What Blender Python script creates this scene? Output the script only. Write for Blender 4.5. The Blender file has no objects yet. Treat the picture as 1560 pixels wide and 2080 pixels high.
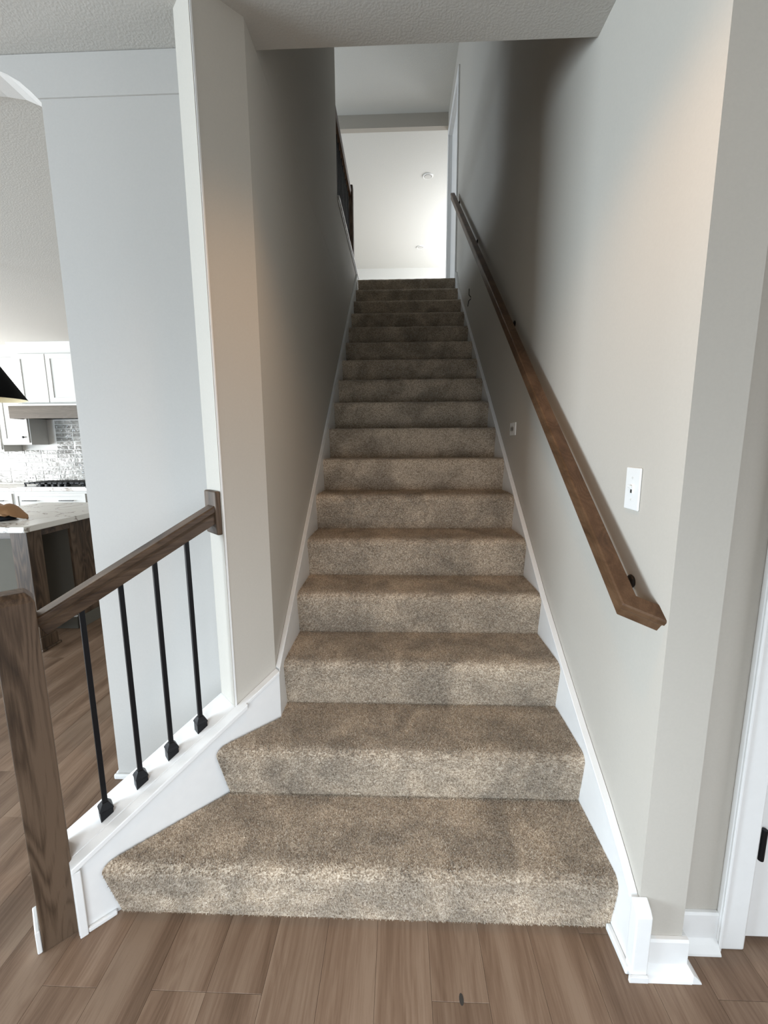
import bpy, bmesh, math, random
from mathutils import Vector, Matrix

random.seed(7)
sc = bpy.context.scene
COL = sc.collection
R = math.radians
PI = math.pi

# ------------------------------------------------------------------ camera
def make_camera():
    f, p, y, r = 859.84, -0.1562, -0.0355, -0.0059
    fw = Vector((math.sin(y) * math.cos(p), math.cos(y) * math.cos(p), math.sin(p)))
    rt = Vector((math.cos(y), -math.sin(y), 0.0))
    up = rt.cross(fw)
    c, s = math.cos(r), math.sin(r)
    rt2 = c * rt + s * up
    up2 = -s * rt + c * up
    cam = bpy.data.cameras.new('camera')
    cam.sensor_fit = 'VERTICAL'
    cam.sensor_height = 36.0
    cam.lens = f / 2080.0 * 36.0
    cam.clip_start = 0.02
    cam.clip_end = 200
    o = bpy.data.objects.new('camera', cam)
    m = Matrix((rt2, up2, -fw)).transposed().to_4x4()
    m.translation = Vector((-0.0857, -1.0892, 1.4385))
    o.matrix_world = m
    COL.objects.link(o)
    sc.camera = o
make_camera()

# ------------------------------------------------------------------ world, lights, exposure
sc.view_settings.view_transform = 'Standard'
sc.view_settings.look = 'None'
sc.view_settings.gamma = 1.0
sc.view_settings.use_curve_mapping = False
sc.view_settings.exposure = 0.15
W = bpy.data.worlds.new('world')
sc.world = W
W.use_nodes = True
W.node_tree.nodes['Background'].inputs[0].default_value = (0.72, 0.84, 1.0, 1)
W.node_tree.nodes['Background'].inputs[1].default_value = 1.0

def area(name, loc, target, sx, sy, power, color, spread=180):
    l = bpy.data.lights.new(name, 'AREA')
    l.shape = 'RECTANGLE'
    l.size, l.size_y = sx, sy
    l.energy = power
    l.color = color
    l.spread = R(spread)
    o = bpy.data.objects.new(name, l)
    o.location = loc
    d = Vector(target) - Vector(loc)
    o.rotation_euler = d.to_track_quat('-Z', 'Y').to_euler()
    COL.objects.link(o)
    return o

DAY = (0.80, 0.91, 1.0)
# windows of the living room behind the photographer (y = -4.5) and an added low fill lamp in the unseen near wall (y = -1.85)
area('window_and_fill_light', (-2.6, -4.35, 1.35), (-1.6, 0.0, 0.9), 2.6, 1.9, 6, DAY)
area('window_and_fill_light', (-0.35, -1.80, 0.80), (-0.30, 0.0, -0.05), 1.8, 1.2, 15, (0.80, 0.90, 1.0), 100)
# added fill lamp on the east side, brightens the square wall end and the door
area('window_and_fill_light', (2.22, -1.15, 1.5), (0.4, -0.3, 1.5), 0.9, 1.8, 13, (0.90, 0.95, 1.0))
# dining windows on the west side
area('window_and_fill_light', (-7.4, -2.3, 1.10), (-0.5, -0.2, 0.8), 3.2, 1.7, 640, (0.73, 0.875, 1.0))
# kitchen windows on the west side
area('window_and_fill_light', (-7.4, 2.7, 1.25), (-4.0, 2.8, 5.2), 2.0, 1.5, 215, (0.96, 0.98, 1.0))
# upstairs windows: far room and loft
area('window_and_fill_light', (2.25, 8.3, 4.6), (-0.5, 8.6, 5.3), 3.2, 1.6, 115, (0.96, 0.98, 1.0))
area('window_and_fill_light', (-4.3, 4.6, 4.5), (0.5, 4.6, 4.2), 1.6, 1.3, 70, (0.74, 0.87, 1.0))
# warm recessed cans in the living-room ceiling
def can_light(x, y, z, power):
    l = bpy.data.lights.new('ceiling_can', 'SPOT')
    l.energy = power
    l.color = (1.0, 0.58, 0.27)
    l.spot_size = R(128)
    l.spot_blend = 0.75
    l.shadow_soft_size = 0.07
    o = bpy.data.objects.new('ceiling_can', l)
    o.location = (x, y, z)
    COL.objects.link(o)
can_light(-0.05, -0.13, 2.70, 25)

# ------------------------------------------------------------------ materials
def nodes_of(m):
    m.use_nodes = True
    nt = m.node_tree
    return nt, nt.nodes, nt.links, nt.nodes['Principled BSDF']

def plain(name, col, rough=0.5, metal=0.0, bump=0.0, bscale=60, spec=0.5):
    m = bpy.data.materials.new(name)
    nt, N, L, b = nodes_of(m)
    b.inputs['Base Color'].default_value = (*col, 1)
    b.inputs['Roughness'].default_value = rough
    b.inputs['Metallic'].default_value = metal
    b.inputs['Specular IOR Level'].default_value = spec
    geo = N.new('ShaderNodeNewGeometry')
    n = N.new('ShaderNodeTexNoise')
    n.inputs['Scale'].default_value = bscale
    n.inputs['Detail'].default_value = 4
    L.new(geo.outputs['Position'], n.inputs['Vector'])
    mix = N.new('ShaderNodeMix'); mix.data_type = 'RGBA'
    mix.inputs['A'].default_value = (*[c * 0.965 for c in col], 1)
    mix.inputs['B'].default_value = (*[min(1, c * 1.03) for c in col], 1)
    L.new(n.outputs['Fac'], mix.inputs['Factor'])
    L.new(mix.outputs['Result'], b.inputs['Base Color'])
    if bump > 0:
        bp = N.new('ShaderNodeBump')
        bp.inputs['Strength'].default_value = bump
        bp.inputs['Distance'].default_value = 0.004
        L.new(n.outputs['Fac'], bp.inputs['Height'])
        L.new(bp.outputs['Normal'], b.inputs['Normal'])
    return m

def wood(name, dark, mid, light, axis=2, rough=0.45, scale=1.0, per_object=False, rings=0.6):
    """oak: pores and cathedral figure stretched along one axis of the object"""
    m = bpy.data.materials.new(name)
    nt, N, L, b = nodes_of(m)
    tc = N.new('ShaderNodeTexCoord')
    vec = tc.outputs['Object']
    if per_object:
        info = N.new('ShaderNodeObjectInfo')
        mul = N.new('ShaderNodeVectorMath'); mul.operation = 'SCALE'
        mul.inputs[0].default_value = (13.0, 29.0, 7.0)
        L.new(info.outputs['Random'], mul.inputs['Scale'])
        add = N.new('ShaderNodeVectorMath'); add.operation = 'ADD'
        L.new(vec, add.inputs[0]); L.new(mul.outputs['Vector'], add.inputs[1])
        vec = add.outputs['Vector']
    def stretched(along, across):
        mp = N.new('ShaderNodeMapping')
        s = [across * scale] * 3
        s[axis] = along * scale
        mp.inputs['Scale'].default_value = s
        L.new(vec, mp.inputs['Vector'])
        return mp.outputs['Vector']
    # cathedral figure: contour lines of a stretched noise
    n1 = N.new('ShaderNodeTexNoise'); n1.inputs['Scale'].default_value = 1.0
    n1.inputs['Detail'].default_value = 1.5; n1.inputs['Distortion'].default_value = 0.3
    L.new(stretched(1.3, 9.0), n1.inputs['Vector'])
    mm = N.new('ShaderNodeMath'); mm.operation = 'MULTIPLY'; mm.inputs[1].default_value = 15.0
    L.new(n1.outputs['Fac'], mm.inputs[0])
    fr = N.new('ShaderNodeMath'); fr.operation = 'PINGPONG'; fr.inputs[1].default_value = 0.5
    L.new(mm.outputs[0], fr.inputs[0])
    # pores
    n2 = N.new('ShaderNodeTexNoise'); n2.inputs['Scale'].default_value = 1.0
    n2.inputs['Detail'].default_value = 6; n2.inputs['Roughness'].default_value = 0.7
    L.new(stretched(9.0, 260.0), n2.inputs['Vector'])
    # broad tone
    n3 = N.new('ShaderNodeTexNoise'); n3.inputs['Scale'].default_value = 1.0; n3.inputs['Detail'].default_value = 2
    L.new(stretched(0.7, 14.0), n3.inputs['Vector'])
    a = N.new('ShaderNodeMath'); a.operation = 'MULTIPLY_ADD'
    a.inputs[1].default_value = rings; L.new(fr.outputs[0], a.inputs[0]); L.new(n3.outputs['Fac'], a.inputs[2])
    c = N.new('ShaderNodeMath'); c.operation = 'MULTIPLY_ADD'
    c.inputs[1].default_value = 0.55; L.new(n2.outputs['Fac'], c.inputs[0]); L.new(a.outputs[0], c.inputs[2])
    ramp = N.new('ShaderNodeValToRGB')
    e = ramp.color_ramp.elements
    e[0].position = 0.55; e[0].color = (*dark, 1)
    e[1].position = 1.0; e[1].color = (*light, 1)
    k = e.new(0.80); k.color = (*mid, 1)
    L.new(c.outputs[0], ramp.inputs['Fac'])
    out = ramp.outputs['Color']
    if per_object:
        hv = N.new('ShaderNodeHueSaturation')
        mr = N.new('ShaderNodeMapRange')
        mr.inputs['To Min'].default_value = 0.87; mr.inputs['To Max'].default_value = 1.11
        L.new(info.outputs['Random'], mr.inputs['Value'])
        L.new(mr.outputs['Result'], hv.inputs['Value'])
        L.new(out, hv.inputs['Color'])
        out = hv.outputs['Color']
    L.new(out, b.inputs['Base Color'])
    b.inputs['Roughness'].default_value = rough
    b.inputs['Specular IOR Level'].default_value = 0.3
    bp = N.new('ShaderNodeBump'); bp.inputs['Strength'].default_value = 0.15; bp.inputs['Distance'].default_value = 0.002
    L.new(n2.outputs['Fac'], bp.inputs['Height']); L.new(bp.outputs['Normal'], b.inputs['Normal'])
    return m

def carpet_material():
    m = bpy.data.materials.new('carpet')
    nt, N, L, b = nodes_of(m)
    geo = N.new('ShaderNodeNewGeometry')
    # yarn speckle
    v = N.new('ShaderNodeTexVoronoi'); v.inputs['Scale'].default_value = 260
    L.new(geo.outputs['Position'], v.inputs['Vector'])
    n = N.new('ShaderNodeTexNoise'); n.inputs['Scale'].default_value = 330; n.inputs['Detail'].default_value = 3
    L.new(geo.outputs['Position'], n.inputs['Vector'])
    # pile brushed one way or the other: footprints and vacuum marks
    n2 = N.new('ShaderNodeTexNoise'); n2.inputs['Scale'].default_value = 5.5; n2.inputs['Detail'].default_value = 3
    n2.inputs['Distortion'].default_value = 0.6
    L.new(geo.outputs['Position'], n2.inputs['Vector'])
    r2 = N.new('ShaderNodeMapRange'); r2.inputs['From Min'].default_value = 0.36; r2.inputs['From Max'].default_value = 0.66
    L.new(n2.outputs['Fac'], r2.inputs['Value'])
    sep = N.new('ShaderNodeSeparateColor'); L.new(v.outputs['Color'], sep.inputs['Color'])
    sm = N.new('ShaderNodeMath'); sm.operation = 'MULTIPLY_ADD'; sm.inputs[1].default_value = 0.55
    L.new(sep.outputs['Red'], sm.inputs[0]); 
    sm2 = N.new('ShaderNodeMath'); sm2.operation = 'MULTIPLY'; sm2.inputs[1].default_value = 0.45
    L.new(n.outputs['Fac'], sm2.inputs[0]); L.new(sm2.outputs[0], sm.inputs[2])
    ramp = N.new('ShaderNodeValToRGB'); e = ramp.color_ramp.elements
    e[0].position = 0.15; e[0].color = (0.215, 0.154, 0.101, 1)
    e[1].position = 0.85; e[1].color = (0.72, 0.615, 0.485, 1)
    k = e.new(0.48); k.color = (0.455, 0.358, 0.26, 1)
    L.new(sm.outputs[0], ramp.inputs['Fac'])
    mix = N.new('ShaderNodeMix'); mix.data_type = 'RGBA'; mix.blend_type = 'MULTIPLY'; mix.inputs['Factor'].default_value = 1
    g = N.new('ShaderNodeMapRange'); g.inputs['To Min'].default_value = 0.68; g.inputs['To Max'].default_value = 1.16
    L.new(r2.outputs['Result'], g.inputs['Value'])
    L.new(ramp.outputs['Color'], mix.inputs['A']); L.new(g.outputs['Result'], mix.inputs['B'])
    L.new(mix.outputs['Result'], b.inputs['Base Color'])
    b.inputs['Roughness'].default_value = 1.0
    b.inputs['Specular IOR Level'].default_value = 0.05
    b.inputs['Sheen Weight'].default_value = 0.25
    b.inputs['Sheen Roughness'].default_value = 0.6
    bp = N.new('ShaderNodeBump'); bp.inputs['Strength'].default_value = 0.9; bp.inputs['Distance'].default_value = 0.006
    L.new(sm.outputs[0], bp.inputs['Height']); L.new(bp.outputs['Normal'], b.inputs['Normal'])
    return m

def marble_material():
    m = bpy.data.materials.new('marble')
    nt, N, L, b = nodes_of(m)
    geo = N.new('ShaderNodeNewGeometry')
    n = N.new('ShaderNodeTexNoise'); n.inputs['Scale'].default_value = 2.4; n.inputs['Detail'].default_value = 5; n.inputs['Distortion'].default_value = 1.2
    L.new(geo.outputs['Position'], n.inputs['Vector'])
    ramp = N.new('ShaderNodeValToRGB'); e = ramp.color_ramp.elements
    e[0].position = 0.485; e[0].color = (0.72, 0.69, 0.64, 1)
    e[1].position = 0.515; e[1].color = (0.72, 0.69, 0.64, 1)
    k = e.new(0.50); k.color = (0.25, 0.2, 0.16, 1)
    L.new(n.outputs['Fac'], ramp.inputs['Fac'])
    L.new(ramp.outputs['Color'], b.inputs['Base Color'])
    b.inputs['Roughness'].default_value = 0.25
    return m

def tile_material():
    m = bpy.data.materials.new('glazed_tile')
    nt, N, L, b = nodes_of(m)
    tc = N.new('ShaderNodeTexCoord'); info = N.new('ShaderNodeObjectInfo')
    mul = N.new('ShaderNodeVectorMath'); mul.operation = 'SCALE'; mul.inputs[0].default_value = (31, 17, 11)
    L.new(info.outputs['Random'], mul.inputs['Scale'])
    add = N.new('ShaderNodeVectorMath'); add.operation = 'ADD'
    L.new(tc.outputs['Object'], add.inputs[0]); L.new(mul.outputs['Vector'], add.inputs[1])
    n = N.new('ShaderNodeTexNoise'); n.inputs['Scale'].default_value = 22; n.inputs['Detail'].default_value = 2
    L.new(add.outputs['Vector'], n.inputs['Vector'])
    ramp = N.new('ShaderNodeValToRGB'); e = ramp.color_ramp.elements
    e[0].position = 0.3; e[0].color = (0.16, 0.15, 0.135, 1)
    e[1].position = 0.75; e[1].color = (0.33, 0.325, 0.30, 1)
    L.new(n.outputs['Fac'], ramp.inputs['Fac'])
    hv = N.new('ShaderNodeHueSaturation')
    mr = N.new('ShaderNodeMapRange'); mr.inputs['To Min'].default_value = 0.75; mr.inputs['To Max'].default_value = 1.25
    L.new(info.outputs['Random'], mr.inputs['Value']); L.new(mr.outputs['Result'], hv.inputs['Value'])
    L.new(ramp.outputs['Color'], hv.inputs['Color'])
    L.new(hv.outputs['Color'], b.inputs['Base Color'])
    b.inputs['Roughness'].default_value = 0.14
    b.inputs['Specular IOR Level'].default_value = 0.35
    bp = N.new('ShaderNodeBump'); bp.inputs['Strength'].default_value = 1.0; bp.inputs['Distance'].default_value = 0.006
    L.new(n.outputs['Fac'], bp.inputs['Height']); L.new(bp.outputs['Normal'], b.inputs['Normal'])
    return m

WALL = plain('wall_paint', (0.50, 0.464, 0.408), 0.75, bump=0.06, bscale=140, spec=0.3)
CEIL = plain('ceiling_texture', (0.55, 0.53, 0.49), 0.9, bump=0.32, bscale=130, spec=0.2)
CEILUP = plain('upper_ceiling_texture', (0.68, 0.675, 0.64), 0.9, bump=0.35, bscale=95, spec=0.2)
TRIM = plain('white_trim_paint', (0.80, 0.79, 0.77), 0.35, bscale=30)
CABW = plain('white_cabinet_paint', (0.60, 0.59, 0.56), 0.55, bscale=20, spec=0.25)
BLACK = plain('black_iron', (0.005, 0.005, 0.006), 0.42, bscale=40, spec=0.25)
SHADE = plain('matt_black_shade', (0.003, 0.003, 0.003), 0.8, bscale=40, spec=0.1)
COLUMN = plain('satin_white_wall', (0.55, 0.53, 0.50), 0.6, bump=0.04, bscale=140, spec=0.3)
BRONZE = plain('dark_bronze', (0.02, 0.014, 0.01), 0.45, 0.5, bscale=40)
PLASTIC = plain('white_plastic', (0.82, 0.82, 0.80), 0.3, bscale=20)
DARKHOLE = plain('dark_recess', (0.035, 0.03, 0.025), 0.7)
STEEL = plain('brushed_steel', (0.55, 0.55, 0.55), 0.3, 0.9, bscale=120)
GREY = plain('grey_cabinet_paint', (0.13, 0.12, 0.10), 0.85, bscale=20, spec=0.15)
LEATHER = plain('tan_leather', (0.33, 0.17, 0.075), 0.6, bump=0.5, bscale=45)
NAVY = plain('navy_fabric', (0.012, 0.014, 0.022), 0.8, bump=0.3, bscale=120)
LAMPIN = plain('brass_lining', (0.85, 0.74, 0.48), 0.45, bscale=30)
GROUT = plain('grout', (0.66, 0.65, 0.62), 0.8, bscale=80)
SUB = plain('subfloor', (0.10, 0.07, 0.05), 0.9)
OAKZ = wood('stained_oak_post', (0.020, 0.012, 0.007), (0.060, 0.037, 0.022), (0.115, 0.075, 0.048), 2, rough=0.5, rings=0.5)
OAKX = wood('stained_oak_rail', (0.022, 0.013, 0.008), (0.066, 0.041, 0.025), (0.115, 0.075, 0.047), 0, rough=0.36, rings=0.25)
OAKY = wood('stained_oak_handrail', (0.050, 0.025, 0.011), (0.090, 0.046, 0.022), (0.128, 0.070, 0.036), 1, rings=0.3)
OAKHOOD = wood('light_oak_hood', (0.06, 0.045, 0.031), (0.09, 0.07, 0.05), (0.12, 0.096, 0.072), 0, rings=0.25)
FLOOR = wood('oak_plank', (0.122, 0.074, 0.046), (0.190, 0.122, 0.081), (0.25, 0.172, 0.119), 1, rough=0.42, scale=0.9, per_object=True, rings=0.2)
CARPET = carpet_material()
MARBLE = marble_material()
TILE = tile_material()

# ------------------------------------------------------------------ mesh helpers
def box(bm, x0, x1, y0, y1, z0, z1):
    v = [bm.verts.new((x, y, z)) for z in (z0, z1) for y in (y0, y1) for x in (x0, x1)]
    for f in ((0, 2, 3, 1), (4, 5, 7, 6), (0, 1, 5, 4), (1, 3, 7, 5), (3, 2, 6, 7), (2, 0, 4, 6)):
        bm.faces.new([v[i] for i in f])
    return v

def prism(bm, pts, lo, hi, axis='z'):
    """a polygon extruded: axis z -> pts are (x,y); y -> (x,z); x -> (y,z)"""
    def at(p, h):
        if axis == 'z': return (p[0], p[1], h)
        if axis == 'y': return (p[0], h, p[1])
        return (h, p[0], p[1])
    a = [bm.verts.new(at(p, lo)) for p in pts]
    b = [bm.verts.new(at(p, hi)) for p in pts]
    n = len(pts)
    fs = [bm.faces.new(a[::-1]), bm.faces.new(b)]
    for i in range(n):
        bm.faces.new((a[i], a[(i + 1) % n], b[(i + 1) % n], b[i]))
    return fs

def lathe(bm, prof, c=(0, 0, 0), n=24, axis='z'):
    rings = []
    for r, h in prof:
        ring = []
        for i in range(n):
            t = 2 * PI * i / n
            a, b2 = r * math.cos(t), r * math.sin(t)
            if axis == 'z': p = (c[0] + a, c[1] + b2, c[2] + h)
            elif axis == 'x': p = (c[0] + h, c[1] + a, c[2] + b2)
            else: p = (c[0] + a, c[1] + h, c[2] + b2)
            ring.append(bm.verts.new(p))
        rings.append(ring)
    for k in range(len(rings) - 1):
        for i in range(n):
            bm.faces.new((rings[k][i], rings[k][(i + 1) % n], rings[k + 1][(i + 1) % n], rings[k + 1][i]))
    bm.faces.new(rings[0][::-1])
    bm.faces.new(rings[-1])

def sweep(bm, path, up, prof):
    """profile (lateral, up) swept along a mitred polyline lying in the plane with normal up"""
    up = Vector(up).normalized()
    P = [Vector(p) for p in path]
    rings = []
    for i, p in enumerate(P):
        d0 = (P[i] - P[i - 1]).normalized() if i > 0 else None
        d1 = (P[i + 1] - P[i]).normalized() if i < len(P) - 1 else None
        d = d0 if d1 is None else d1 if d0 is None else (d0 + d1).normalized()
        side = d.cross(up).normalized()
        k = 1.0
        if d0 is not None and d1 is not None:
            k = 1.0 / max(0.2, d.dot(d1))
        rings.append([bm.verts.new(p + side * s * k + up * t) for s, t in prof])
    n = len(prof)
    for a, b in zip(rings, rings[1:]):
        for i in range(n):
            bm.faces.new((a[i], a[(i + 1) % n], b[(i + 1) % n], b[i]))
    bm.faces.new(rings[0][::-1])
    bm.faces.new(rings[-1])

def obj(name, bm, mat, parent=None, bevel=0.0, smooth=False, seg=2, loc=None):
    bmesh.ops.recalc_face_normals(bm, faces=bm.faces)
    me = bpy.data.meshes.new(name)
    bm.to_mesh(me)
    bm.free()
    me.materials.append(mat)
    o = bpy.data.objects.new(name, me)
    COL.objects.link(o)
    if parent is not None:
        o.parent = parent
    if loc is not None:
        o.location = loc
    if bevel > 0:
        md = o.modifiers.new('bevel', 'BEVEL')
        md.width = bevel
        md.segments = seg
        md.limit_method = 'ANGLE'
        md.angle_limit = R(35)
    if smooth:
        for p in me.polygons:
            p.use_smooth = True
    return o

def bx(*a):
    bm = bmesh.new()
    box(bm, *a)
    return bm

def bxs(*boxes):
    bm = bmesh.new()
    for a in boxes:
        box(bm, *a)
    return bm

def pr(pts, lo, hi, axis='z'):
    bm = bmesh.new()
    prism(bm, pts, lo, hi, axis)
    return bm

def lt(prof, c=(0, 0, 0), n=24, axis='z'):
    bm = bmesh.new()
    lathe(bm, prof, c, n, axis)
    return bm

def struct(name, bm, mat, bevel=0.0, parent=None):
    o = obj(name, bm, mat, parent, bevel)
    if parent is None:
        o['kind'] = 'structure'
    return o

def tag(o, label, cat, group=None):
    o['label'] = label
    o['category'] = cat
    if group:
        o['group'] = group
    return o

def thing(name, loc, label, cat, rotz=0.0, group=None):
    o = bpy.data.objects.new(name, None)
    o.empty_display_size = 0.1
    o.location = loc
    o.rotation_euler = (0, 0, rotz)
    COL.objects.link(o)
    return tag(o, label, cat, group)

def copy_tree(o, parent=None):
    c = o.copy()
    COL.objects.link(c)
    c.parent = parent
    for ch in list(o.children):
        copy_tree(ch, c)
    return c

# ------------------------------------------------------------------ dimensions (metres)
RUN, RISE, NS = 0.254, 0.19384, 17
XL, XR = -0.567, 0.567           # faces of the stairwell walls
SK = 0.548                       # faces of the skirt boards
ZC = 2.755                       # ceiling below
ZU = NS * RISE                   # floor above
YT = (NS - 1) * RUN              # riser of the landing
ZUC = 5.735                      # ceiling above
EDGE = 0.545                     # edge of the lower ceiling over the stairs

# ------------------------------------------------------------------ floor
floor = struct('floor', bx(-7.6, 2.4, -4.6, 4.95, -0.12, -0.016), SUB)
PW = 0.15
plank_mesh = {}
def plank(x, y0, y1):
    key = round(y1 - y0, 3)
    if key not in plank_mesh:
        bm = bmesh.new()
        g, h = 0.0003, (y1 - y0) / 2
        v = []
        for z, i in ((-0.016, 0.0), (-0.0005, 0.0), (0.0, 0.0006)):
            v.append([bm.verts.new(p) for p in ((g + i, -h + g + i, z), (PW - g - i, -h + g + i, z), (PW - g - i, h - g - i, z), (g + i, h - g - i, z))])
        bm.faces.new(v[0][::-1]); bm.faces.new(v[2])
        for a, b in zip(v, v[1:]):
            for i in range(4):
                bm.faces.new((a[i], a[(i + 1) % 4], b[(i + 1) % 4], b[i]))
        me = bpy.data.meshes.new('plank')
        bm.to_mesh(me); bm.free()
        me.materials.append(FLOOR)
        plank_mesh[key] = me
    o = bpy.data.objects.new('plank', plank_mesh[key])
    o.location = (x, (y0 + y1) / 2, 0)
    o.parent = floor
    COL.objects.link(o)
nx = 0
for i in range(-42, 13):
    x = i * PW
    if i < -26: ycuts = [-0.3, 1.2, 3.1, 4.2]
    elif i < -9: ycuts = [-1.6, 0.15, 2.0, 3.6]
    else: ycuts = [-1.7, -0.19, 1.2] if i < 5 else [-1.7, -0.45, 0.6]
    off = (0.0 if i in (-5, -4) else [0.0, 0.73, -0.42, 0.31, -0.78, 0.52, -0.2][i % 7])
    cuts = [ycuts[0] - 0.5] + [c + off * 0.55 for c in ycuts[1:-1]] + [ycuts[-1]]
    for a, b in zip(cuts, cuts[1:]):
        plank(x, a, b)
        nx += 1
fb = bmesh.new()
for x0, x1, y0, y1 in ((-7.5, 2.3, -4.5, -2.2), (-7.5, -6.3, -2.2, 4.8), (-6.3, -3.9, -2.2, -0.8), (1.95, 2.3, -2.2, 0.6)):
    n = max(1, round((x1 - x0) / 0.15)); w = (x1 - x0) / n
    for i in range(n):
        box(fb, x0 + i * w + 0.001, x0 + (i + 1) * w - 0.001, y0, y1, -0.016, -0.0005)
fs = obj('plank_remainder', fb, FLOOR, floor)
fs['kind'] = 'stuff'
# the dark knot in the plank in front of the stairs
kb = bmesh.new()
lathe(kb, [(0.006, 0.0), (0.006, 0.0004)], (0, 0, 0.0), 14)
for v in kb.verts: v.co.y *= 2.2
kn = obj('knot', kb, DARKHOLE, floor, loc=(0.078, -0.184, 0.0))

# ------------------------------------------------------------------ walls and ceilings
struct('wall_left', pr([(XL, 0.433), (XL, 2.56), (-0.69, 2.56), (-0.69, 0.60), (-0.60, 0.575), (-0.772, 0.398), (-0.687, 0.313)], 0, ZC), WALL)
struct('wall_left', bx(-0.69, XL, 2.56, YT + 0.16, 0, ZU + 0.062), WALL)
struct('wall_left', bx(-0.69, XL, EDGE - 0.125, 2.56, ZC + 0.001, ZUC), WALL)
# grey wall beside the arch, with the arched opening to the kitchen
YA = 0.53
arch = [(-0.61, 0), (-0.61, ZC - 0.001), (-3.9, ZC - 0.001), (-3.9, 2.735), (-1.62, 2.735), (-1.54, 2.728), (-1.47, 2.716), (-1.42, 2.695), (-1.38, 2.672), (-1.345, 2.642), (-1.316, 2.612), (-1.316, 0)]
struct('wall_front', pr(arch, YA, YA + 0.13, 'y'), COLUMN)
struct('trim_1', pr([(-0.61, 2.622), (-0.61, ZC - 0.002), (-1.56, ZC - 0.002), (-1.56, 2.732), (-1.47, 2.7165), (-1.42, 2.6955), (-1.38, 2.6725), (-1.345, 2.6425), (-1.324, 2.622)], YA - 0.006, YA, 'y'), COLUMN)
struct('baseboard_front', bxs((-1.332, -0.69, YA - 0.014, YA, 0, 0.024), (-1.332, -1.316, YA, YA + 0.13, 0, 0.024)), TRIM, 0.006)
# right wall with its square end, and the wall that carries the door
struct('wall_right', bx(XR, 0.69, -0.095, 4.19, 0, ZUC), WALL)
struct('wall_right', bxs((0.69, 0.905, -0.03, 0.09, 0, ZC - 0.001), (0.905, 1.72, -0.03, 0.09, 2.06, ZC - 0.001), (1.72, 2.4, -0.03, 0.09, 0, ZC - 0.001)), WALL)
struct('wall_right', bxs((XR, 0.69, 4.19, 5.04, ZU + 2.06, ZUC), (XR, 0.69, 5.04, 5.29, ZU, ZUC)), WALL)
struct('wall_front', bx(XL, XR, EDGE - 0.125, EDGE, ZC + 0.42, ZUC), WALL)
# outer shell: kitchen back wall, west, east and the window wall behind the camera
struct('wall_kitchen', bx(-7.6, -0.69, 4.84, 4.96, 0, ZC), WALL)
struct('wall_west', bxs((-7.6, -7.48, -4.6, 4.96, 0, 0.5), (-7.6, -7.48, -4.6, 4.96, 2.4, ZC), (-7.6, -7.48, -4.6, -3.95, 0.5, 2.4), (-7.6, -7.48, -0.65, 1.6, 0.5, 2.4), (-7.6, -7.48, 3.8, 4.96, 0.5, 2.4)), WALL)
struct('wall_east', bxs((2.28, 2.4, -4.6, -1.65, 0, ZC), (2.28, 2.4, -0.65, 0.09, 0, ZC), (2.28, 2.4, -1.65, -0.65, 0, 0.55), (2.28, 2.4, -1.65, -0.65, 2.45, ZC)), WALL)  # opening on the east side added around the fill lamp
struct('wall_back', bxs((-7.6, 2.4, -4.6, -4.48, 0, 0.35), (-7.6, 2.4, -4.6, -4.48, 2.35, ZC), (-7.6, -4.0, -4.6, -4.48, 0.35, 2.35), (-1.2, -0.1, -4.6, -4.48, 0.35, 2.35), (1.7, 2.4, -4.6, -4.48, 0.35, 2.35)), WALL)
struct('wall_back', bxs((-1.7, -1.35, -1.97, -1.85, 0, ZC - 0.001), (-1.35, 0.65, -1.97, -1.85, 1.95, ZC - 0.001), (0.65, 2.28, -1.97, -1.85, 0, ZC - 0.001)), WALL)  # unseen wall added to frame the low fill lamp, its opening holds no door
struct('ceiling', bxs((-7.6, 2.4, -4.6, EDGE, ZC, ZC + 0.42), (-7.6, -0.69, EDGE, 4.96, ZC, ZC + 0.42)), CEIL)
# upstairs
struct('floor', bxs((-4.6, -0.69, EDGE, 10.2, ZC + 0.42, ZU), (-0.69, 2.6, YT + 0.30, 10.2, ZC + 0.42, ZU), (0.69, 2.6, 4.05, YT + 0.30, ZC + 0.42, ZU)), CARPET)
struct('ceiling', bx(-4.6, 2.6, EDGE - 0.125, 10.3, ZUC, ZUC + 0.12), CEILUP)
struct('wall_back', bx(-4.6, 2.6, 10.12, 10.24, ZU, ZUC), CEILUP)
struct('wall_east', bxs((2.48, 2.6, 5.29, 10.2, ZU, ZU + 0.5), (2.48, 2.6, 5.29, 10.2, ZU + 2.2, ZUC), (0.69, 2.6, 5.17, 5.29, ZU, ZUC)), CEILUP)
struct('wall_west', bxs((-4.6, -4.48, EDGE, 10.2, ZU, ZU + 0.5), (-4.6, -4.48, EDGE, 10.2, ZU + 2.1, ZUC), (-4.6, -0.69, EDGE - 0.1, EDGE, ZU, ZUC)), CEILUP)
# dropped header of the opening into the bright room upstairs
struct('trim_2', bx(-4.48, XR, 5.21, 5.29, 5.575, ZUC), WALL)

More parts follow.
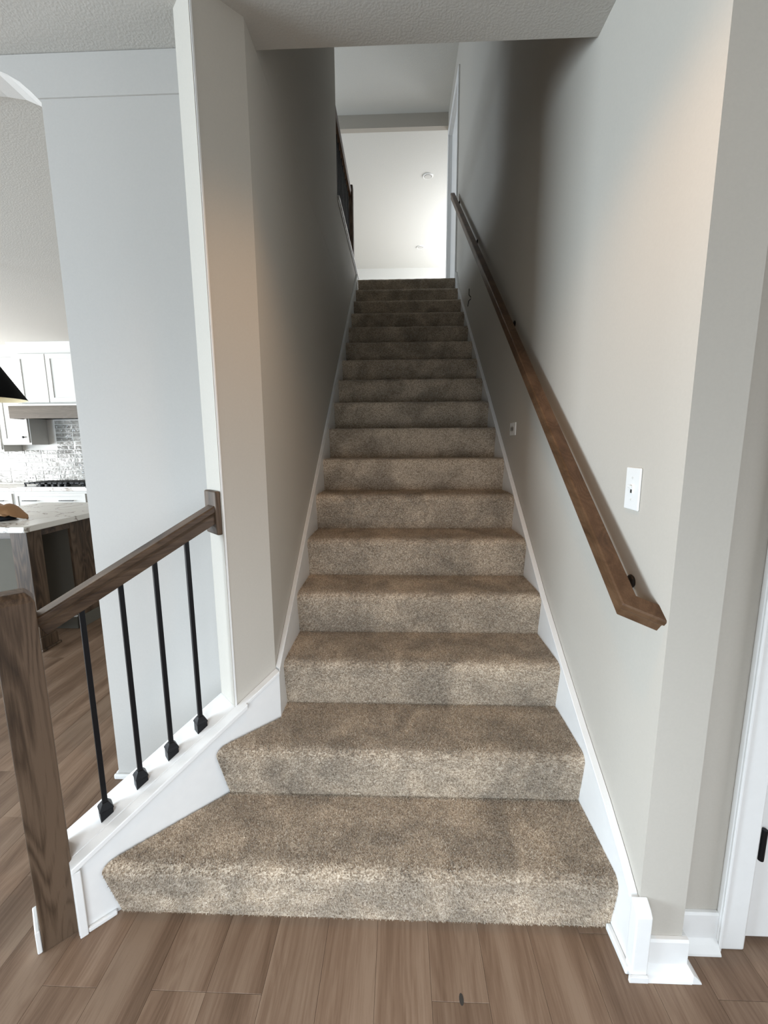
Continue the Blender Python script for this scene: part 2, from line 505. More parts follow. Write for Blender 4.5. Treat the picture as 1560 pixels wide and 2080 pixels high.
# ------------------------------------------------------------------ staircase
stairs = thing('staircase', (0, 0, 0), 'long straight staircase carpeted in speckled beige, the two bottom steps flared left', 'stairs')
def xleft(y):
    return min(-SK, y - 0.953)
def step_profile(k):
    pts = [(0.0, 0.0), (-0.006, 0.035), (-0.013, 0.075), (-0.019, 0.11), (-0.0235, 0.135)]
    cy, cz, r = -0.004, 0.1668, 0.027
    for a in (200, 180, 160, 140, 120, 105, 90):
        pts.append((cy + r * math.cos(R(a)) * 0.9, cz + r * math.sin(R(a))))
    tread = [0.03, 0.06, 0.10, 0.15, 0.20, RUN]
    if k == 2: tread = [0.03, 0.06, 0.10, 0.151, 0.20, RUN]
    if k == NS: tread = [0.03, 0.06, 0.10, 0.15, 0.20, RUN, 0.298]
    pts += [(t, RISE + 0.0012 * math.sin(t * 12)) for t in tread]
    return pts
def step_mesh(k):
    y0, z0 = (k - 1) * RUN, (k - 1) * RISE
    pts = step_profile(k)
    bm = bmesh.new()
    nxs = 40
    rows = []
    for py, pz in pts:
        xl = xleft(y0 + py) if k <= 2 else -SK
        rows.append([bm.verts.new((xl + (SK - xl) * i / nxs, y0 + py, z0 + pz)) for i in range(nxs + 1)])
    for a, b in zip(rows, rows[1:]):
        for i in range(nxs):
            bm.faces.new((a[i], a[i + 1], b[i + 1], b[i]))
    # soft unevenness of the pile along the nosing
    for row in rows[5:12]:
        for i, v in enumerate(row):
            if 0 < i < nxs:
                v.co.z += 0.0010 * math.sin(i * 1.7 + k * 2.1) + 0.0008 * math.sin(i * 0.6 + k)
    # close the back and sides so that the step is a solid
    low = z0 - 0.02 if k > 1 else 0.0
    i0 = 12                                   # first row that lies on the flat tread
    for e, flip in ((0, False), (nxs, True)):
        lows = [bm.verts.new((r_[e].co.x, r_[e].co.y, low)) for r_ in rows[i0:]]
        head = [r_[e] for r_ in rows[:i0 + 1]] + [lows[0]]
        if k > 1:
            head.append(bm.verts.new((rows[0][e].co.x, y0, low)))
        bm.faces.new(head)
        for n_, (a, b) in enumerate(zip(rows[i0:], rows[i0 + 1:])):
            bm.faces.new((a[e], b[e], lows[n_ + 1], lows[n_]))
        if e == 0: bl = lows[-1]
        else: br = lows[-1]
    bm.faces.new(rows[-1][::-1] + [bl, br])
    return bm
def carpet_pile(k, parent):
    """the cut pile of the nearer steps: small leaning tufts standing on the carpet"""
    rnd = random.Random(100 + k)
    y0, z0 = (k - 1) * RUN, (k - 1) * RISE
    pts = step_profile(k)
    sp = 0.0050 if k <= 2 else 0.0058
    V, F = [], []
    for (ya, za), (yb, zb) in zip(pts, pts[1:]):
        L_ = math.hypot(yb - ya, zb - za)
        ny, nz = -(zb - za) / L_, (yb - ya) / L_
        xl0 = (xleft(y0 + ya) if k <= 2 else -SK)
        area_ = L_ * (SK - xl0)
        for _ in range(int(area_ / sp / sp)):
            t = rnd.random()
            py, pz = ya + (yb - ya) * t, za + (zb - za) * t
            xl = (xleft(y0 + py) if k <= 2 else -SK)
            px = xl + 0.002 + (SK - xl - 0.004) * rnd.random()
            h = rnd.uniform(0.004, 0.0075)
            r = rnd.uniform(0.0017, 0.0028)
            lx, lt_ = rnd.gauss(0, 0.0022), rnd.gauss(-0.0006, 0.0022)
            if px + lx > SK - 0.001: lx = -abs(lx)
            if px + lx < xl + 0.001: lx = abs(lx)
            a0 = rnd.random() * 6.283
            n0 = len(V)
            ty, tz = (yb - ya) / L_, (zb - za) / L_
            for j in range(3):
                a = a0 + j * 2.094
                dx, dt = r * math.cos(a), r * math.sin(a)
                V.append((min(SK - 0.0005, px + dx), y0 + py + ty * dt - ny * 0.001, max(0.0005, z0 + pz + tz * dt - nz * 0.001)))
            V.append((px + lx, y0 + py + ny * h + ty * lt_, max(0.0005, z0 + pz + nz * h + tz * lt_)))
            F += [(n0, n0 + 1, n0 + 3), (n0 + 1, n0 + 2, n0 + 3), (n0 + 2, n0, n0 + 3)]
    me = bpy.data.meshes.new('carpet_pile')
    me.from_pydata(V, [], F)
    me.materials.append(CARPET)
    o = bpy.data.objects.new('carpet_pile', me)
    o.parent = parent
    o['kind'] = 'stuff'
    COL.objects.link(o)
for k in range(1, NS + 1):
    o = obj('step', step_mesh(k), CARPET, stairs, smooth=True)
    md = o.modifiers.new('edge', 'EDGE_SPLIT'); md.split_angle = R(50)
    if k <= 6:
        carpet_pile(k, o)

# white skirt boards with a thin cap moulding
def skirt_top(y):
    P = [(-0.12, 0.196), (-0.086, 0.222), (-0.028, 0.272), (0.084, 0.352), (0.276, 0.470), (0.478, 0.602), (0.735, 0.776), (1.265, 1.180), (2.021, 1.760), (3.797, 3.09), (4.2, 3.40)]
    for (a, b), (c, d) in zip(P, P[1:]):
        if y <= c:
            return b + (d - b) * (y - a) / (c - a)
    return P[-1][1]
ysr = [-0.12, -0.086, -0.028, 0.084, 0.276, 0.478, 0.735, 1.265, 2.021, 3.797]
topr = [(y, skirt_top(y)) for y in ysr]
struct_sk = obj('skirt_board', pr(topr + [(4.02, ZU + 0.05), (4.02, ZU - 0.30), (0.25, 0.0), (-0.12, 0)], SK, XR - 0.0008, 'x'), TRIM, stairs)
capm = bmesh.new()
capl = topr[1:] + [(4.02, ZU + 0.05)]
prism(capm, [(y, z + 0.004) for y, z in capl] + [(y, z - 0.008) for y, z in capl[::-1]], SK - 0.005, XR - 0.001, 'x')
obj('cap_moulding', capm, TRIM, struct_sk, 0.002)
obj('shoe_moulding', bx(SK - 0.014, SK, -0.118, -0.004, 0, 0.022), TRIM, struct_sk, 0.004)

def left_top(y):
    return 0.588 + 0.7655 * (y - 0.417)
skl = obj('skirt_board', pr([(0.417, 0.3), (0.417, left_top(0.417)), (4.0, left_top(4.0)), (4.0, left_top(4.0) - 0.42)], XL + 0.0008, -SK, 'x'), TRIM, stairs)
def mitre(o):
    for v in o.data.vertices:
        if v.co.y < 0.42:
            v.co.y = 0.4155 + (-SK - v.co.x)
mitre(skl)
clm = obj('cap_moulding', pr([(0.414, left_top(0.414) - 0.008), (0.414, left_top(0.414) + 0.004), (4.0, left_top(4.0) + 0.004), (4.0, left_top(4.0) - 0.008)], XL + 0.001, -SK + 0.004, 'x'), TRIM, skl, 0.002)
mitre(clm)

# end block of the right skirt board and the baseboards by the door
struct('trim_3', pr([(-0.128, 0.0), (-0.128, 0.198), (-0.118, 0.212), (-0.0955, 0.228), (-0.0955, 0.0)], SK - 0.004, 0.586, 'x'), TRIM, 0.003)
def base_profile(front, height, back):
    return [(back, 0), (front - 0.026, 0), (front - 0.024, 0.006), (front - 0.012, 0.020), (front, 0.030), (front, height - 0.006), (front + 0.004, height), (back, height)]
bb = bmesh.new()
prism(bb, base_profile(-0.109, 0.104, -0.095), 0.586, 0.703, 'x')
box(bb, 0.69, 0.703, -0.095, -0.03, 0.0, 0.104)
prism(bb, [(0.703, 0.030), (0.715, 0.020), (0.727, 0.006), (0.729, 0.0), (0.703, 0.0)], -0.134, -0.058, 'y')
box(bb, SK - 0.012, 0.586, -0.136, -0.1285, 0, 0.018)
struct('baseboard_right', bb, TRIM, 0.001)
struct('baseboard_right', pr(base_profile(-0.043, 0.112, -0.030), 0.7035, 0.828, 'x'), TRIM, 0.001)

# ------------------------------------------------------------------ door on the right, partly in view
door = struct('door_1', bxs((0.905, 1.72, -0.028, 0.008, 0.020, 2.045), (0.905, 1.72, 0.008, 0.09, 2.045, 2.06)), TRIM, 0.002)
obj('casing', bxs((0.828, 0.904, -0.050, -0.030, 0, 2.14), (1.721, 1.797, -0.050, -0.030, 0, 2.14), (0.904, 1.721, -0.050, -0.030, 2.06, 2.14)), TRIM, door, 0.005)
obj('casing_bead', bxs((0.828, 0.836, -0.056, -0.050, 0, 2.14)), TRIM, door, 0.002)
for z in (0.29, 1.02, 1.80):
    obj('hinge', lt([(0.007, 0), (0.0075, 0.004), (0.0075, 0.093), (0.007, 0.097)], (0.922, -0.038, z), 12), BLACK, door)

# ------------------------------------------------------------------ guard on the left: newel, rail, balusters, curb
GO = Vector((-1.112, -0.060, 0))
guard = thing('stair_guard', GO, 'short angled stair railing with oak newel, oak rail and black balusters on white curb', 'railing', R(45))
# local frame: x along the guard towards the wall, y to the kitchen side
hw = 0.0445
nb = bmesh.new()
prof = [(hw, 0.0), (hw, 1.036), (hw - 0.007, 1.050), (hw - 0.016, 1.060), (hw - 0.020, 1.062)]
rings = [[nb.verts.new((sx * a, sy * a, z)) for sx, sy in ((-1, -1), (1, -1), (1, 1), (-1, 1))] for a, z in prof]
for a, b in zip(rings, rings[1:]):
    for i in range(4):
        nb.faces.new((a[i], a[(i + 1) % 4], b[(i + 1) % 4], b[i]))
nb.faces.new(rings[0][::-1]); nb.faces.new(rings[-1])
newel = obj('newel_post', nb, OAKZ, guard, 0.003, loc=(0.006, 0, 0))
obj('base_shoe', bx(-hw - 0.012, -hw, -hw + 0.004, hw + 0.01, 0, 0.075), TRIM, newel, 0.003)
CS = 0.4914
def cz(u): return 0.245 + CS * (u - 0.0537)
u0, u1 = hw, 0.566
curb = obj('curb', pr([(u0, 0), (u0, cz(u0) - 0.02), (u1, cz(u1) - 0.02), (u1, 0)], -0.040, 0.066, 'y'), TRIM, guard)
# skirt face with its proud border strip and shoe
skp = [(u0, 0.0), (u0, cz(u0) - 0.022), (0.7345, cz(0.7345) - 0.006), (0.7345, 0.30), (0.35, 0.0)]
sk45 = obj('skirt_board', pr(skp, -0.0625, -0.040, 'y'), TRIM, curb)
obj('border_strip', bx(u0 + 0.001, u0 + 0.022, -0.076, -0.0625, 0, cz(u0) - 0.018), TRIM, curb, 0.0025)
obj('shoe_moulding', bx(u0 + 0.022, 0.142, -0.074, -0.0625, 0, 0.016), TRIM, curb, 0.004)
cm = bmesh.new()
prism(cm, [(0.585, cz(0.585) - 0.014), (0.585, cz(0.585)), (0.7345, cz(0.7345) + 0.002), (0.7345, cz(0.7345) - 0.012)], -0.068, -0.0375, 'y')
obj('cap_moulding', cm, TRIM, curb, 0.002)
obj('curb_cap', pr([(u0, cz(u0) - 0.020), (u0, cz(u0)), (0.596, cz(0.596)), (0.596, cz(0.596) - 0.020)], -0.080, -0.0378, 'y'), TRIM, curb, 0.003)
obj('curb_cap', pr([(u0, cz(u0) - 0.020), (u0, cz(u0)), (0.5655, cz(0.5655)), (0.5655, cz(0.5655) - 0.020)], -0.0378, 0.088, 'y'), TRIM, curb, 0.003)
# rail
RS = 0.512
def rz(u): return 1.237 + RS * (u - 0.544)
upv = Vector((-RS, 0, 1)).normalized()
rp = [(-0.031, -0.004), (-0.027, 0.0), (0.027, 0.0), (0.031, -0.004), (0.031, -0.018), (0.026, -0.024), (0.0245, -0.030), (0.0245, -0.056), (-0.0245, -0.056), (-0.0245, -0.030), (-0.026, -0.024), (-0.031, -0.018)]
rb = bmesh.new()
sweep(rb, [(hw - 0.004, 0.008, rz(hw - 0.004)), (0.549, 0.008, rz(0.549))], upv, rp)
obj('rail', rb, OAKX, guard, 0.0015)
# rosette block on the wall end
obj('rosette', bx(0.546, 0.566, -0.032, 0.068, 1.137, 1.288), OAKZ, guard, 0.006, seg=3)
# balusters
def baluster(u):
    v = 0.006
    base = cz(u)
    b = obj('baluster', bx(u - 0.007, u + 0.007, v - 0.007, v + 0.007, base - 0.01, rz(u) - 0.058), BLACK, guard, 0.0012)
    sb = bmesh.new()
    s = 0.0175
    lo = [sb.verts.new((u + a * s, v + c * s, cz(u + a * s))) for a, c in ((-1, -1), (1, -1), (1, 1), (-1, 1))]
    mid = [sb.verts.new((u + a * s, v + c * s, base + 0.024)) for a, c in ((-1, -1), (1, -1), (1, 1), (-1, 1))]
    m2 = [sb.verts.new((u + a * s * 1.12, v + c * s * 1.12, base + 0.027)) for a, c in ((-1, -1), (1, -1), (1, 1), (-1, 1))]
    m3 = [sb.verts.new((u + a * s * 0.95, v + c * s * 0.95, base + 0.034)) for a, c in ((-1, -1), (1, -1), (1, 1), (-1, 1))]
    top = [sb.verts.new((u + a * 0.0085, v + c * 0.0085, base + 0.047)) for a, c in ((-1, -1), (1, -1), (1, 1), (-1, 1))]
    for p, q in ((lo, mid), (mid, m2), (m2, m3), (m3, top)):
        for i in range(4):
            sb.faces.new((p[i], p[(i + 1) % 4], q[(i + 1) % 4], q[i]))
    sb.faces.new(lo[::-1]); sb.faces.new(top)
    obj('baluster_shoe', sb, BLACK, b, 0.001)
for u in (0.152, 0.255, 0.354, 0.455):
    baluster(u)
# white end board of the angled wall
eb = bmesh.new()
def loc2w(u, v): return (GO.x + (u - v) * 0.70711, GO.y + (u + v) * 0.70711)
ws = [loc2w(0.5665, -0.040), loc2w(0.5665, 0.083), loc2w(0.572, 0.083), loc2w(0.572, -0.040)]
prism(eb, ws, 0.44, ZC - 0.001)
struct('trim_4', eb, TRIM)

# ------------------------------------------------------------------ wall handrail
hr = thing('wall_handrail', (XR, 0, 0), 'long oak handrail on dark brackets climbing the right stair wall, mitred into the wall', 'handrail')
SL = 0.763
def hz(y): return 1.048 + SL * (y + 0.041)
upn = Vector((0, -SL, 1)).normalized()
hb = bmesh.new()
hp = [(-0.029, -0.005), (-0.025, 0.0), (0.025, 0.0), (0.029, -0.005), (0.029, -0.018), (0.023, -0.025), (0.022, -0.030), (0.022, -0.054), (0.018, -0.058), (-0.018, -0.058), (-0.022, -0.054), (-0.022, -0.030), (-0.023, -0.025), (-0.029, -0.018)]
hp = [(a * 0.77, b) for a, b in hp]
sweep(hb, [(0.016, -0.078, hz(-0.078)), (-0.066, -0.041, hz(-0.041)), (-0.066, 4.02, hz(4.02))], upn, hp)
obj('rail', hb, OAKY, hr, 0.001)
for y in (0.075, 1.45, 2.75, 3.93):
    z = hz(y) - 0.058 * 1.2
    bb = bmesh.new()
    lathe(bb, [(0.017, 0.0), (0.019, -0.004), (0.016, -0.008), (0.008, -0.011)], (0, y, z - 0.008), 20, 'x')
    bk = obj('bracket', bb, BRONZE, hr)
    ab = bmesh.new()
    sweep(ab, [(-0.008, y, z - 0.008), (-0.030, y, z - 0.014), (-0.048, y, z - 0.010), (-0.056, y, z + 0.002)], (0, 1, 0), [(0.006 * math.cos(t * PI / 4), 0.006 * math.sin(t * PI / 4)) for t in range(8)])
    obj('bracket_arm', ab, BRONZE, bk)
    obj('saddle', bx(-0.066, -0.050, y - 0.010, y + 0.010, z - 0.006, z + 0.001), BRONZE, bk)

# ------------------------------------------------------------------ plates on the right wall
sw = thing('light_switch', (XR, 0.105, 1.3155), 'white toggle light switch on the right wall beside the handrail', 'switch')
obj('plate', bx(-0.006, 0, -0.036, 0.036, -0.0585, 0.0585), PLASTIC, sw, 0.003, seg=3)
obj('toggle_frame', bx(-0.008, -0.005, -0.006, 0.006, -0.013, 0.013), PLASTIC, sw, 0.001)
obj('toggle_slot', bx(-0.0083, -0.0079, -0.0042, 0.0042, -0.0115, -0.002), DARKHOLE, sw)
obj('toggle', pr([(-0.008, -0.002), (-0.019, 0.006), (-0.018, 0.011), (-0.008, 0.008)], -0.0038, 0.0038, 'y'), PLASTIC, sw, 0.001)
for dz in (-0.030, 0.030):
    obj('screw', lt([(0.003, 0.0), (0.0028, -0.0015)], (-0.006, 0, dz), 12, 'x'), GROUT, sw)
ot = thing('wall_outlet', (XR, 1.390, 1.526), 'small white outlet plate set sideways low on the right wall, between skirt board and handrail', 'outlet')
obj('plate', bx(-0.006, 0, -0.058, 0.058, -0.036, 0.036), PLASTIC, ot, 0.003, seg=3)
obj('receptacle', bx(-0.0085, -0.005, -0.034, 0.034, -0.017, 0.017), GROUT, ot, 0.003)
obj('socket_hole', bxs((-0.0088, -0.0084, -0.026, -0.008, -0.010, 0.010), (-0.0088, -0.0084, 0.008, 0.026, -0.010, 0.010)), DARKHOLE, ot)
wr = thing('wire_stub', (XR, 3.02, 2.755), 'short stub of thin wire poking out of the right wall near the stair top', 'wire')
wb = bmesh.new()
c8 = [(0.0035 * math.cos(t * PI / 3), 0.0035 * math.sin(t * PI / 3)) for t in range(6)]
sweep(wb, [(0.0, 0, 0.0), (-0.02, -0.01, 0.02), (-0.022, -0.025, 0.065)], (0, 1, 0), c8)
obj('wire', wb, DARKHOLE, wr)
wb = bmesh.new()
sweep(wb, [(0.0, 0, -0.01), (-0.02, 0.0, -0.03), (-0.024, 0.02, -0.07)], (0, 1, 0), c8)
obj('wire', wb, DARKHOLE, wr)

# ------------------------------------------------------------------ upper level: guard, door casing, downlights
ug = thing('loft_guard', (-0.6285, 2.56, ZU), 'dark guard railing of black balusters along the upstairs landing, seen at the stair top', 'railing')
obj('curb_cap', bx(-0.078, 0.078, 0.004, 1.66, 0.062, 0.086), TRIM, ug, 0.004)
obj('cap_moulding', bx(0.0615, 0.070, 0.004, 1.66, 0.045, 0.062), TRIM, ug, 0.002)
ub = bmesh.new()
sweep(ub, [(0, 0.004, 0.872), (0, 1.40, 0.872)], (0, 0, 1), rp)
obj('rail', ub, OAKY, ug, 0.001)
obj('newel_post', bx(-0.045, 0.045, 1.40, 1.49, 0.086, 0.93), OAKZ, ug, 0.008)
for i in range(13):
    y = 0.07 + i * 0.104
    obj('baluster', bx(-0.0065, 0.0065, y - 0.0065, y + 0.0065, 0.086, 0.818), BLACK, ug)

d2 = struct('door_2', bx(0.60, 0.64, 4.19, 5.04, ZU + 0.01, ZU + 2.05), TRIM, 0.002)
obj('casing', bxs((XR - 0.018, XR, 4.115, 4.19, ZU, ZU + 2.14), (XR - 0.018, XR, 5.04, 5.115, ZU, ZU + 2.14), (XR - 0.018, XR, 4.19, 5.04, ZU + 2.06, ZU + 2.14)), TRIM, d2, 0.004)
obj('jamb', bxs((XR, 0.69, 4.19, 4.205, ZU, ZU + 2.06), (XR, 0.69, 5.025, 5.04, ZU, ZU + 2.06), (XR, 0.69, 4.205, 5.025, ZU + 2.045, ZU + 2.06)), TRIM, d2)
for i, (y, lab) in enumerate(((6.53, 'white recessed ceiling downlight upstairs, the larger one nearer the stairs'), (9.02, 'white recessed ceiling downlight upstairs, the smaller one near the far wall'))):
    t = thing('downlight', (0.385, y, ZUC), lab, 'ceiling light', group='downlights in the upstairs ceiling')
    bm = bmesh.new()
    n = 28
    rr = [(0.058, -0.002), (0.062, -0.012), (0.078, -0.014), (0.084, -0.009), (0.084, 0.0)]
    lathe(bm, rr, n=n)
    obj('trim_ring', bm, PLASTIC, t, smooth=False)
    obj('lens', lt([(0.054, -0.0155), (0.054, -0.0125)], n=n), CABW, t)

# ------------------------------------------------------------------ kitchen
KY = 4.84
wk = bpy.data.objects['wall_kitchen']
obj('grout_bed', bx(-6.3, -3.7, KY - 0.0125, KY, 0.92, 1.86), GROUT, wk)
tw, th = 0.242, 0.0585
tm = None
for r in range(15):
    for c in range(9):
        x0 = -5.90 + c * tw
        z0 = 0.935 + r * th
        if x0 < -5.95 or (z0 > 1.36 and x0 < -5.10) or z0 > 1.80:
            continue
        if tm is None:
            bm = bmesh.new()
            box(bm, -tw / 2 + 0.002, tw / 2 - 0.002, -0.012, 0, -th / 2 + 0.002, th / 2 - 0.002)
            bmesh.ops.bevel(bm, geom=[e for e in bm.edges if all(v.co.y < -0.01 for v in e.verts)], offset=0.003, segments=1, affect='EDGES')
            tm = bpy.data.meshes.new('tile')
            bmesh.ops.recalc_face_normals(bm, faces=bm.faces)
            bm.to_mesh(tm); bm.free()
            tm.materials.append(TILE)
        o = bpy.data.objects.new('tile', tm)
        o.location = (x0 + tw / 2, KY - 0.003, z0 + th / 2)
        o.rotation_euler = (R(random.uniform(-1.6, 1.6)), 0, R(random.uniform(-1.6, 1.6)))
        o.parent = wk
        COL.objects.link(o)
ko = thing('wall_outlet', (-5.36, KY - 0.015, 1.005), 'white outlet plate on the grey tile backsplash left of the cooktop', 'outlet')
obj('plate', bx(-0.058, 0.058, -0.006, 0.0, -0.036, 0.036), PLASTIC, ko, 0.002)
obj('socket_hole', bxs((-0.03, -0.01, -0.0068, -0.006, -0.008, 0.008), (0.01, 0.03, -0.0068, -0.006, -0.008, 0.008)), DARKHOLE, ko)

def shaker(parent, name, x0, x1, z0, z1, y, mat=CABW, knob=None, pulls=()):
    """a shaker door or drawer front whose face lies at y, opening towards -y"""
    g = 0.058 if z1 - z0 > 0.3 else 0.03
    d = obj(name, bxs((x0, x0 + g, y, y + 0.02, z0, z1), (x1 - g, x1, y, y + 0.02, z0, z1), (x0 + g, x1 - g, y, y + 0.02, z0, z0 + g), (x0 + g, x1 - g, y, y + 0.02, z1 - g, z1), (x0 + g, x1 - g, y + 0.011, y + 0.02, z0 + g, z1 - g)), mat, parent)
    if knob:
        obj('knob', lt([(0.005, 0), (0.005, -0.014), (0.015, -0.018), (0.016, -0.026), (0.010, -0.031)], (knob[0], y, knob[1]), 16, 'y'), BLACK, d)
    for px, pz, L_ in pulls:
        obj('pull', bxs((px - L_ / 2, px + L_ / 2, y - 0.032, y - 0.022, pz - 0.005, pz + 0.005), (px - L_ / 2 + 0.012, px - L_ / 2 + 0.022, y - 0.022, y, pz - 0.004, pz + 0.004), (px + L_ / 2 - 0.022, px + L_ / 2 - 0.012, y - 0.022, y, pz - 0.004, pz + 0.004)), BLACK, d)
    return d
def crown(parent, x0, x1, y, z0):
    p = [(y, z0), (y - 0.012, z0 + 0.012), (y - 0.016, z0 + 0.03), (y - 0.045, z0 + 0.056), (y - 0.05, ZC - 0.0015), (y + 0.02, ZC - 0.0015), (y + 0.02, z0)]
    obj('crown_moulding', pr(p, x0, x1, 'x'), CABW, parent)
hc = thing('wall_cabinet', (0, 0, 0), 'white two-door wall cabinet above the wooden range hood band', 'cabinet', group='white kitchen wall cabinets')
obj('body', bx(-5.04, -4.14, 4.40, KY - 0.017, 1.99, 2.68), CABW, hc)
shaker(hc, 'door', -4.975, -4.596, 2.012, 2.612, 4.38)
shaker(hc, 'door', -4.584, -4.205, 2.012, 2.612, 4.38)
crown(hc, -5.05, -4.13, 4.40, 2.68)
c1 = thing('wall_cabinet', (0, 0, 0), 'white wall cabinet with a small black knob, left of the range hood', 'cabinet', group='white kitchen wall cabinets')
obj('body', bx(-5.44, -5.043, 4.54, KY - 0.017, 1.475, 2.68), CABW, c1)
shaker(c1, 'door', -5.425, -5.058, 1.50, 2.60, 4.52, knob=(-5.115, 1.575))
crown(c1, -5.44, -5.052, 4.54, 2.68)
c2 = thing('wall_cabinet', (0, 0, 0), 'white wall cabinet at the left edge, hanging a little lower than its neighbour', 'cabinet', group='white kitchen wall cabinets')
obj('body', bx(-6.1, -5.443, 4.54, KY - 0.017, 1.385, 2.68), CABW, c2)
shaker(c2, 'door', -5.77, -5.458, 1.41, 2.60, 4.52)
shaker(c2, 'door', -6.09, -5.78, 1.41, 2.60, 4.52)
crown(c2, -6.1, -5.443, 4.54, 2.68)
hd = thing('range_hood', (0, 0, 0), 'range hood with a light oak band under the white two-door cabinet', 'range hood')
obj('band', bx(-5.112, -4.07, 4.33, 4.355, 1.808, 1.966), OAKHOOD, hd, 0.003)
obj('side_panel', bx(-5.112, -5.09, 4.356, 4.515, 1.808, 1.966), OAKHOOD, hd)
obj('side_panel', bx(-4.092, -4.07, 4.356, KY - 0.016, 1.808, 1.966), OAKHOOD, hd)
obj('top_strip', bx(-5.125, -4.057, 4.318, 4.40, 1.966, 1.988), CABW, hd, 0.003)
obj('insert', bx(-5.035, -4.092, 4.356, KY - 0.016, 1.822, 1.966), BLACK, hd)
ct = tag(obj('countertop', bx(-6.4, -4.08, 4.19, KY - 0.017, 0.88, 0.92), MARBLE, None, 0.003), 'pale stone countertop along the kitchen back wall under the tiles', 'countertop')
bc = thing('base_cabinet', (0, 0, 0), 'white base cabinet with a wide drawer under the cooktop', 'cabinet', group='white kitchen base cabinets')
obj('body', bx(-5.09, -4.10, 4.22, KY - 0.017, 0.10, 0.88), CABW, bc)
shaker(bc, 'drawer', -5.06, -4.13, 0.64, 0.845, 4.20, pulls=((-4.86, 0.757, 0.19), (-4.37, 0.757, 0.19)))
shaker(bc, 'drawer', -5.06, -4.13, 0.13, 0.63, 4.20)
b2 = thing('base_cabinet', (0, 0, 0), 'white base cabinet with drawer at the left edge of the frame', 'cabinet', group='white kitchen base cabinets')
obj('body', bx(-6.0, -5.093, 4.22, KY - 0.017, 0.10, 0.88), CABW, b2)
shaker(b2, 'drawer', -5.97, -5.11, 0.64, 0.845, 4.20, pulls=((-5.30, 0.757, 0.19), (-5.78, 0.757, 0.19)))
shaker(b2, 'drawer', -5.97, -5.11, 0.13, 0.63, 4.20)
ck = thing('cooktop', (-4.575, 4.49, 0.92), 'black gas cooktop with iron grates and front knobs on the kitchen counter', 'cooktop')
obj('tray', bx(-0.455, 0.455, -0.28, 0.26, 0.0, 0.012), STEEL, ck, 0.003)
for gx in (-0.30, 0.0, 0.30):
    gb = bmesh.new()
    for y in (-0.17, 0.02, 0.21):
        box(gb, gx - 0.145, gx + 0.145, y - 0.008, y + 0.008, 0.042, 0.060)
    for x in (-0.137, -0.07, 0.0, 0.07, 0.137):
        box(gb, gx + x - 0.008, gx + x + 0.008, -0.178, 0.218, 0.040, 0.059)
    for x in (-0.137, 0.137):
        for y in (-0.17, 0.21):
            box(gb, gx + x - 0.008, gx + x + 0.008, y - 0.008, y + 0.008, 0.012, 0.041)
    obj('grate', gb, BLACK, ck)
    for y in (-0.08, 0.12):
        obj('burner', lt([(0.05, 0.012), (0.05, 0.026), (0.035, 0.028), (0.033, 0.036)], (gx, y, 0), 20), BLACK, ck)
for i in range(5):
    obj('knob', lt([(0.030, 0.012), (0.027, 0.042), (0.022, 0.045)], (-0.17 + i * 0.085, -0.225, 0), 18), BLACK, ck)

isl = thing('kitchen_island', (-3.02, 2.18, 0), 'kitchen island with veined pale marble top on brown oak posts', 'island')
obj('marble_top', bx(-0.475, 0.47, -0.62, 0.62, 0.88, 0.92), MARBLE, isl, 0.004)
obj('apron', bxs((-0.40, 0.385, -0.515, -0.49, 0.82, 0.88), (0.36, 0.385, -0.49, -0.13, 0.82, 0.88), (-0.40, -0.375, -0.49, -0.13, 0.82, 0.88)), OAKX, isl)
for x in (0.27, -0.40):
    p = obj('post', bx(x, x + 0.12, -0.52, -0.40, 0.0, 0.879), OAKZ, isl, 0.003)
    obj('plinth', bx(x - 0.014, x + 0.134, -0.534, -0.386, 0.0, 0.10), OAKZ, p, 0.004)
    obj('plinth_shoe', bx(x - 0.026, x + 0.146, -0.546, -0.374, 0.0, 0.018), OAKZ, p, 0.004)
obj('end_panel', bxs((-0.28, -0.20, -0.505, -0.485, 0.05, 0.82), (0.20, 0.27, -0.505, -0.485, 0.05, 0.82), (-0.20, 0.20, -0.498, -0.485, 0.05, 0.82)), GREY, isl)
obj('cabinet_body', bx(-0.40, 0.362, -0.13, 0.58, 0.0, 0.88), GREY, isl)
obj('side_panel', bxs((0.362, 0.378, -0.13, 0.58, 0.0, 0.88), (0.378, 0.384, -0.13, -0.03, 0.10, 0.88), (0.378, 0.384, 0.48, 0.58, 0.10, 0.88), (0.378, 0.384, -0.03, 0.48, 0.76, 0.88)), OAKZ, isl, 0.002)
obj('baseboard', bxs((-0.38, 0.362, -0.145, -0.13, 0, 0.10), (0.378, 0.39, -0.145, 0.58, 0, 0.10)), GREY, isl, 0.003)
obj('baseboard_cap', bx(-0.38, 0.362, -0.148, -0.13, 0.10, 0.108), TRIM, isl)

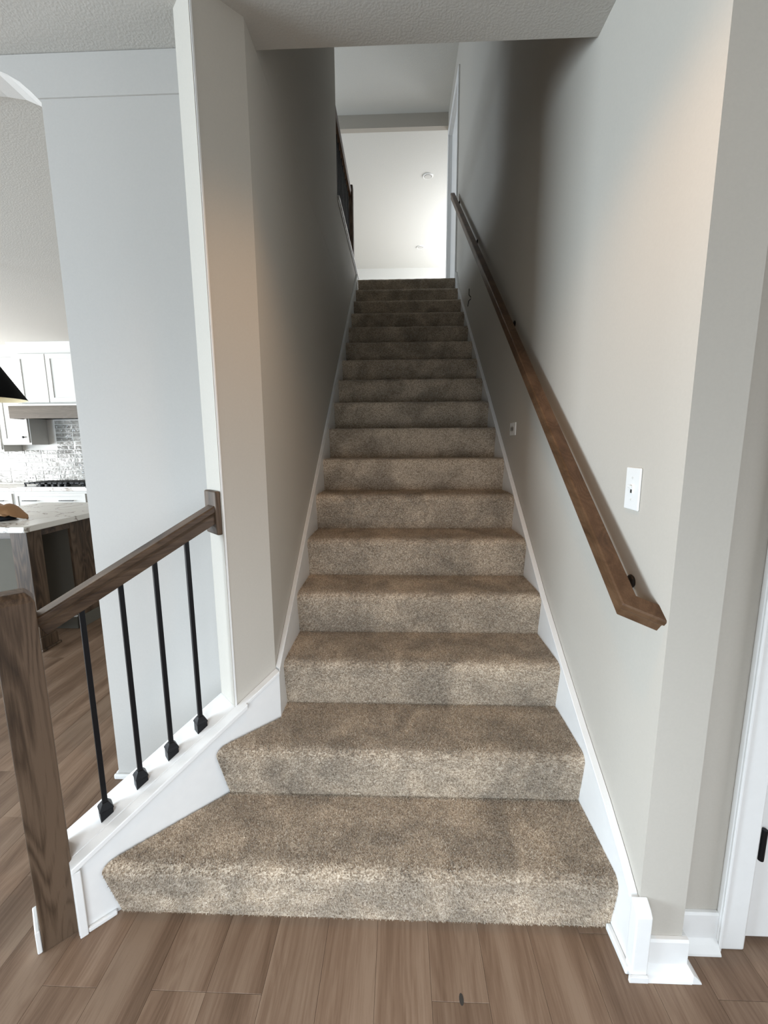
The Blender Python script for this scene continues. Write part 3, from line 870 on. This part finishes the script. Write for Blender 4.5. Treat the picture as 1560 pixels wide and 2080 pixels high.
bag = thing('leather_bag', (-3.015, 1.86, 0.92), 'slouched tan leather bag with dark underside on the marble island, at left edge', 'bag')
bb = bmesh.new()
bmesh.ops.create_icosphere(bb, subdivisions=4, radius=1.0)
for v in bb.verts:
    x, y, z = v.co
    hgt = 0.085 - 0.018 * math.cos(x * 7.0) * (1 if x > -0.4 else 0.3)
    droop = max(0, x) ** 2 * 0.058
    crease = 0.010 * math.exp(-((x - 0.25 + 0.35 * y) / 0.10) ** 2)
    v.co = Vector((x * 0.22, y * (0.115 - 0.03 * max(0, x)), 0.030 + (z * (hgt - 0.030) - droop - crease if z > 0 else z * 0.016 + 0.012 * (1 - x * x) - droop * 0.75) + 0.028))
for v in bb.verts:
    v.co.z = max(v.co.z + 0.016 * max(0.0, min(1.0, (0.10 - v.co.x) / 0.15)), 0.001)
obj('flap', bb, LEATHER, bag, smooth=True)
ub_ = bmesh.new()
bmesh.ops.create_icosphere(ub_, subdivisions=3, radius=1.0)
for v in ub_.verts:
    x, y, z = v.co
    v.co = Vector((x * 0.185 - 0.045, y * 0.140 - 0.022, max(0.0005, 0.026 + z * 0.036 - 0.012 * x)))
obj('dark_base', ub_, NAVY, bag, smooth=True)

pd = thing('pendant_lamp', (-3.16, 2.0, ZC), 'black cone pendant lamp with pale lining hanging over the island', 'lamp')
H = ZC - 1.792
sh = bmesh.new()
n = 40
outer = [(0.280, -H), (0.036, -H + 0.432), (0.030, -H + 0.440)]
rings = []
for r, h in outer:
    rings.append([sh.verts.new((r * math.cos(2 * PI * i / n), r * math.sin(2 * PI * i / n), h)) for i in range(n)])
for a, b in zip(rings, rings[1:]):
    for i in range(n):
        sh.faces.new((a[i], a[(i + 1) % n], b[(i + 1) % n], b[i]))
sh.faces.new(rings[-1])
md = obj('shade', sh, SHADE, pd, smooth=True)
il = bmesh.new()
rings = [[il.verts.new((r * math.cos(2 * PI * i / n), r * math.sin(2 * PI * i / n), h)) for i in range(n)] for r, h in ((0.2785, -H - 0.001), (0.2755, -H), (0.030, -H + 0.428))]
for a, b in zip(rings, rings[1:]):
    for i in range(n):
        il.faces.new((a[i], a[(i + 1) % n], b[(i + 1) % n], b[i]))
il.faces.new(rings[-1])
obj('lining', il, LAMPIN, md, smooth=True)
obj('stem', lt([(0.007, -H + 0.44), (0.007, -0.02)], n=10), BLACK, pd)
obj('canopy', lt([(0.055, -0.022), (0.062, -0.016), (0.062, 0.0)], n=24), BLACK, pd)
obj('socket', lt([(0.02, -H + 0.438), (0.02, -H + 0.485), (0.012, -H + 0.492)], n=14), BLACK, pd)
